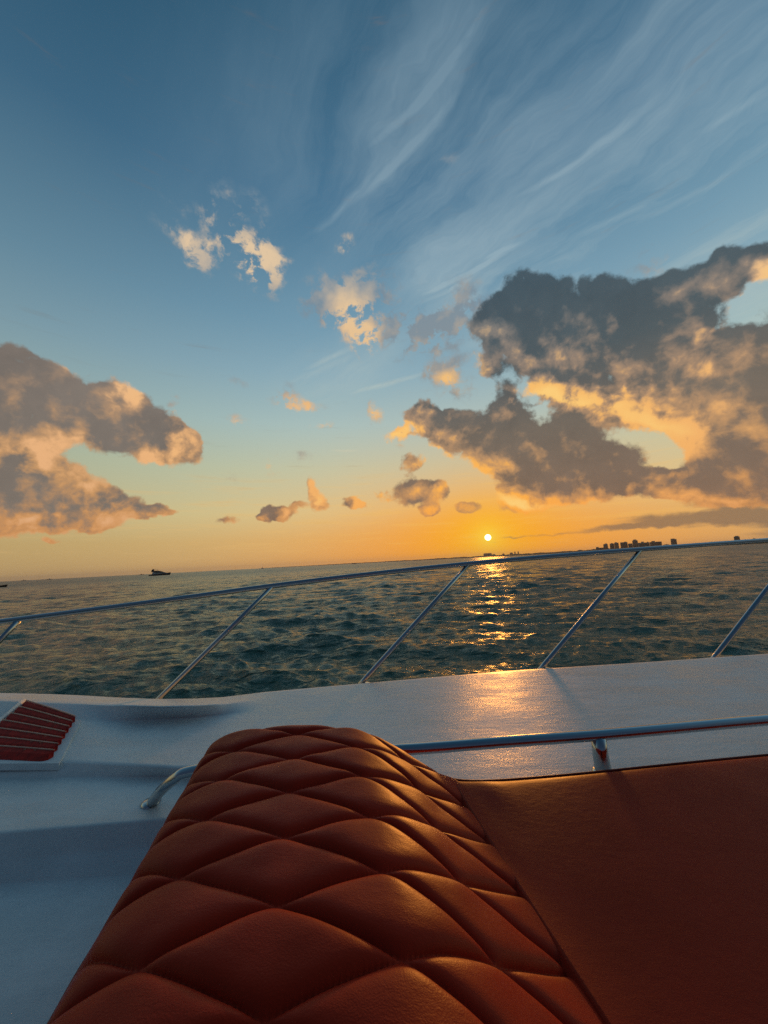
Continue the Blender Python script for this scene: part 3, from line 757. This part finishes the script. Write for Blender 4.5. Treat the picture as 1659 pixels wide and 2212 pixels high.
def vessel(name, px, wl_drop, length_px, label, big=True, heading=0.0, mat_h=None, group=None, flip=False):
    """waterline at wl_drop sheet-px under the horizon; length in sheet-px"""
    y = 1256-0.0506*px+wl_drop
    p = onz(px, y, 0.05); dist = np.linalg.norm(p[:2]); L = length_px/830*dist
    ang_ = math.atan2(p[0], p[1])
    root = empty(name, tuple(p), -ang_+heading, label=label, cat="yacht" if big else "boat", group=group)
    s = L/20.0*(1 if not flip else 1)
    fx = -1 if flip else 1
    # hull lofted from sections: bow to +x
    st = []
    xs_ = np.linspace(-10, 10, 15)
    for x in xs_:
        u = (x+10)/20
        bw = 2.4*(1-max(0, (u-0.55)/0.45)**2.2)*(0.92+0.08*min(1, u*4)); sh = 1.35+1.5*u**2.4 - 0.35*(u < .08)
        st.append([(x*fx+0.0, -bw, sh), (x*fx, -bw*0.96, sh*0.55), (x*fx-0.8*fx*u, -bw*0.62*(1-0.3*u), -0.3), (x*fx-1.0*fx*u, 0, -0.7), (x*fx-0.8*fx*u, bw*0.62*(1-0.3*u), -0.3), (x*fx, bw*0.96, sh*0.55), (x*fx, bw, sh)])
    v_ = np.array(st)*s; fs = []
    for i in range(14):
        for j in range(6): fs.append((i*7+j, i*7+j+1, (i+1)*7+j+1, (i+1)*7+j))
        fs.append((i*7+6, i*7, (i+1)*7, (i+1)*7+6))
    fs.append(list(range(7)))
    mesh("hull", v_.reshape(-1, 3), fs, mat_h or HULLD, root, smooth=False)
    def prism(nm, pts, hw, mat, par=root):
        if big: pts = [(x, 1.2+(z-1.2)*1.3) for x, z in pts]
        n_ = len(pts); vv = [(x*s*fx, -hw*s, z*s) for x, z in pts]+[(x*s*fx, hw*s, z*s) for x, z in pts]
        f_ = [list(range(n_)), list(range(2*n_-1, n_-1, -1))]+[(k, (k+1) % n_, (k+1) % n_+n_, k+n_) for k in range(n_)]
        return mesh(nm, vv, f_, mat, par, smooth=False)
    if big:
        cab = prism("cabin", [(-7, 1.2), (-6.6, 2.9), (-5.2, 3.2), (2.6, 3.0), (6.4, 2.1), (7.2, 2.0), (7, 1.5)], 1.9, HULLW)
        prism("window", [(-4.8, 2.3), (-4.6, 2.85), (2.2, 2.75), (4.6, 2.25)], 1.96, DARKG, cab)
        prism("flybridge", [(-7.6, 3.15), (-7.8, 4.1), (-2, 4.2), (1.2, 3.6), (3.2, 3.05)], 1.7, DARKG)
        prism("radar_arch", [(-7.6, 3.9), (-7.0, 5.2), (-5.2, 5.3), (-5.0, 4.0)], 1.5, DARKG)
        MB().box((-4.2*s*fx, 0, 6.65*s), (4.8*s, 3.0*s, 0.2*s)).build("hard_top", HULLD, root)
        for yy in (-1.3, 1.3): MB().tube([(-1.9*s*fx, yy*s, 6.6*s), (-1.5*s*fx, yy*s, 4.6*s)], 0.07*s, 6).build("post", HULLD, root)
        MB().tube([(-6.6*s*fx, 0, 6.5*s), (-6.9*s*fx, 0, 7.8*s)], 0.05*s, 6).build("mast", HULLD, root)
        pts = [((2+k*1.15)*s*fx, 0.9*s*(1-k/8), (2.7+k*.14)*s) for k in range(7)]
        MB().tube(pts, 0.04*s, 5).build("bow_rail", HULLD, root); MB().tube([(a, -b, c) for a, b, c in pts], 0.04*s, 5).build("bow_rail", HULLD, root)
    else:
        prism("cabin", [(-3, 1.2), (-2.6, 4.2), (2.0, 4.2), (4.2, 1.6)], 1.6, HULLW)
        MB().box((-0.6*s*fx, 0, 5.3*s), (5*s, 3*s, .25*s)).build("hard_top", HULLD, root)
        for xx in (-2.6, 1.4):
            for yy in (-1.2, 1.2): MB().tube([(xx*s*fx, yy*s, 4*s), (xx*s*fx, yy*s, 5.3*s)], 0.09*s, 5).build("post", HULLD, root)
    return root
vessel("cruising_yacht", 345, 4.3, 36, "dark two-deck motor yacht with flybridge, bow to the right, alone on the open sea")
G_ = "tiny boats along the horizon"
vessel("fishing_boat", 305, 1.4, 8, "tiny boat just behind the stern of the dark yacht", False, group=G_)
vessel("fishing_boat", 107, 1.2, 7, "tiny boat on the horizon below the big left cloud", False, group=G_, flip=True)
vessel("fishing_boat", 51, 1.0, 6, "tiny speck of a boat nearest the left end of the horizon", False, group=G_)
vessel("fishing_boat", 567, 1.2, 5, "tiny boat on the horizon above the second rail stanchion", False, group=G_)
vessel("fishing_boat", 765, 1.0, 9, "low flat boat on the horizon where the shoreline begins", False, group=G_)
vessel("motor_boat", -10, 12.5, 26, "dark-hulled motor boat cut off by the left edge of the picture", False, mat_h=DARKG)
# a small sailing boat
p = onz(1034*S_, 1256-0.0506*1034*S_+1.0, 0.0); dist = np.linalg.norm(p[:2]); s = dist/830
sb = empty("sailing_boat", tuple(p), -math.atan2(p[0], p[1]), label="tiny sailing boat on the horizon right of the dark yacht", cat="sailing boat")
MB().add([(-2.2*s, -.5*s, .6*s), (2.4*s, 0, .7*s), (-2.2*s, .5*s, .6*s), (-1.8*s, 0, -.3*s), (1.8*s, 0, -.2*s)], [(0, 1, 2), (0, 3, 4, 1), (1, 4, 3, 2), (0, 2, 3)]).build("hull", HULLD, sb)
MB().tube([(0, 0, .3*s), (0, 0, 4.6*s)], .10*s, 6).build("mast", HULLD, sb)
MB().add([(-.1*s, 0, 4.4*s), (-.1*s, .02*s, 1*s), (-1.7*s, .1*s, 1*s)], [(0, 1, 2)]).build("sail", HULLW, sb)

# ------------------------------------------------------------------ evening haze
hz = bpy.data.materials.new("evening haze"); hz.use_nodes = True; V.nt = hz.node_tree; V.nt.nodes.clear()
pv = node('ShaderNodeVolumePrincipled'); out = node('ShaderNodeOutputMaterial'); V.nt.links.new(pv.outputs[0], out.inputs['Volume'])
pv.inputs['Color'].default_value = (0.92, 0.90, 0.88, 1); pv.inputs['Density'].default_value = 0.00007; pv.inputs['Anisotropy'].default_value = 0.35
hb = MB().box((0, 0, 43.0), (19600, 19600, 92.0))
hb.build("haze", hz, kind='stuff')
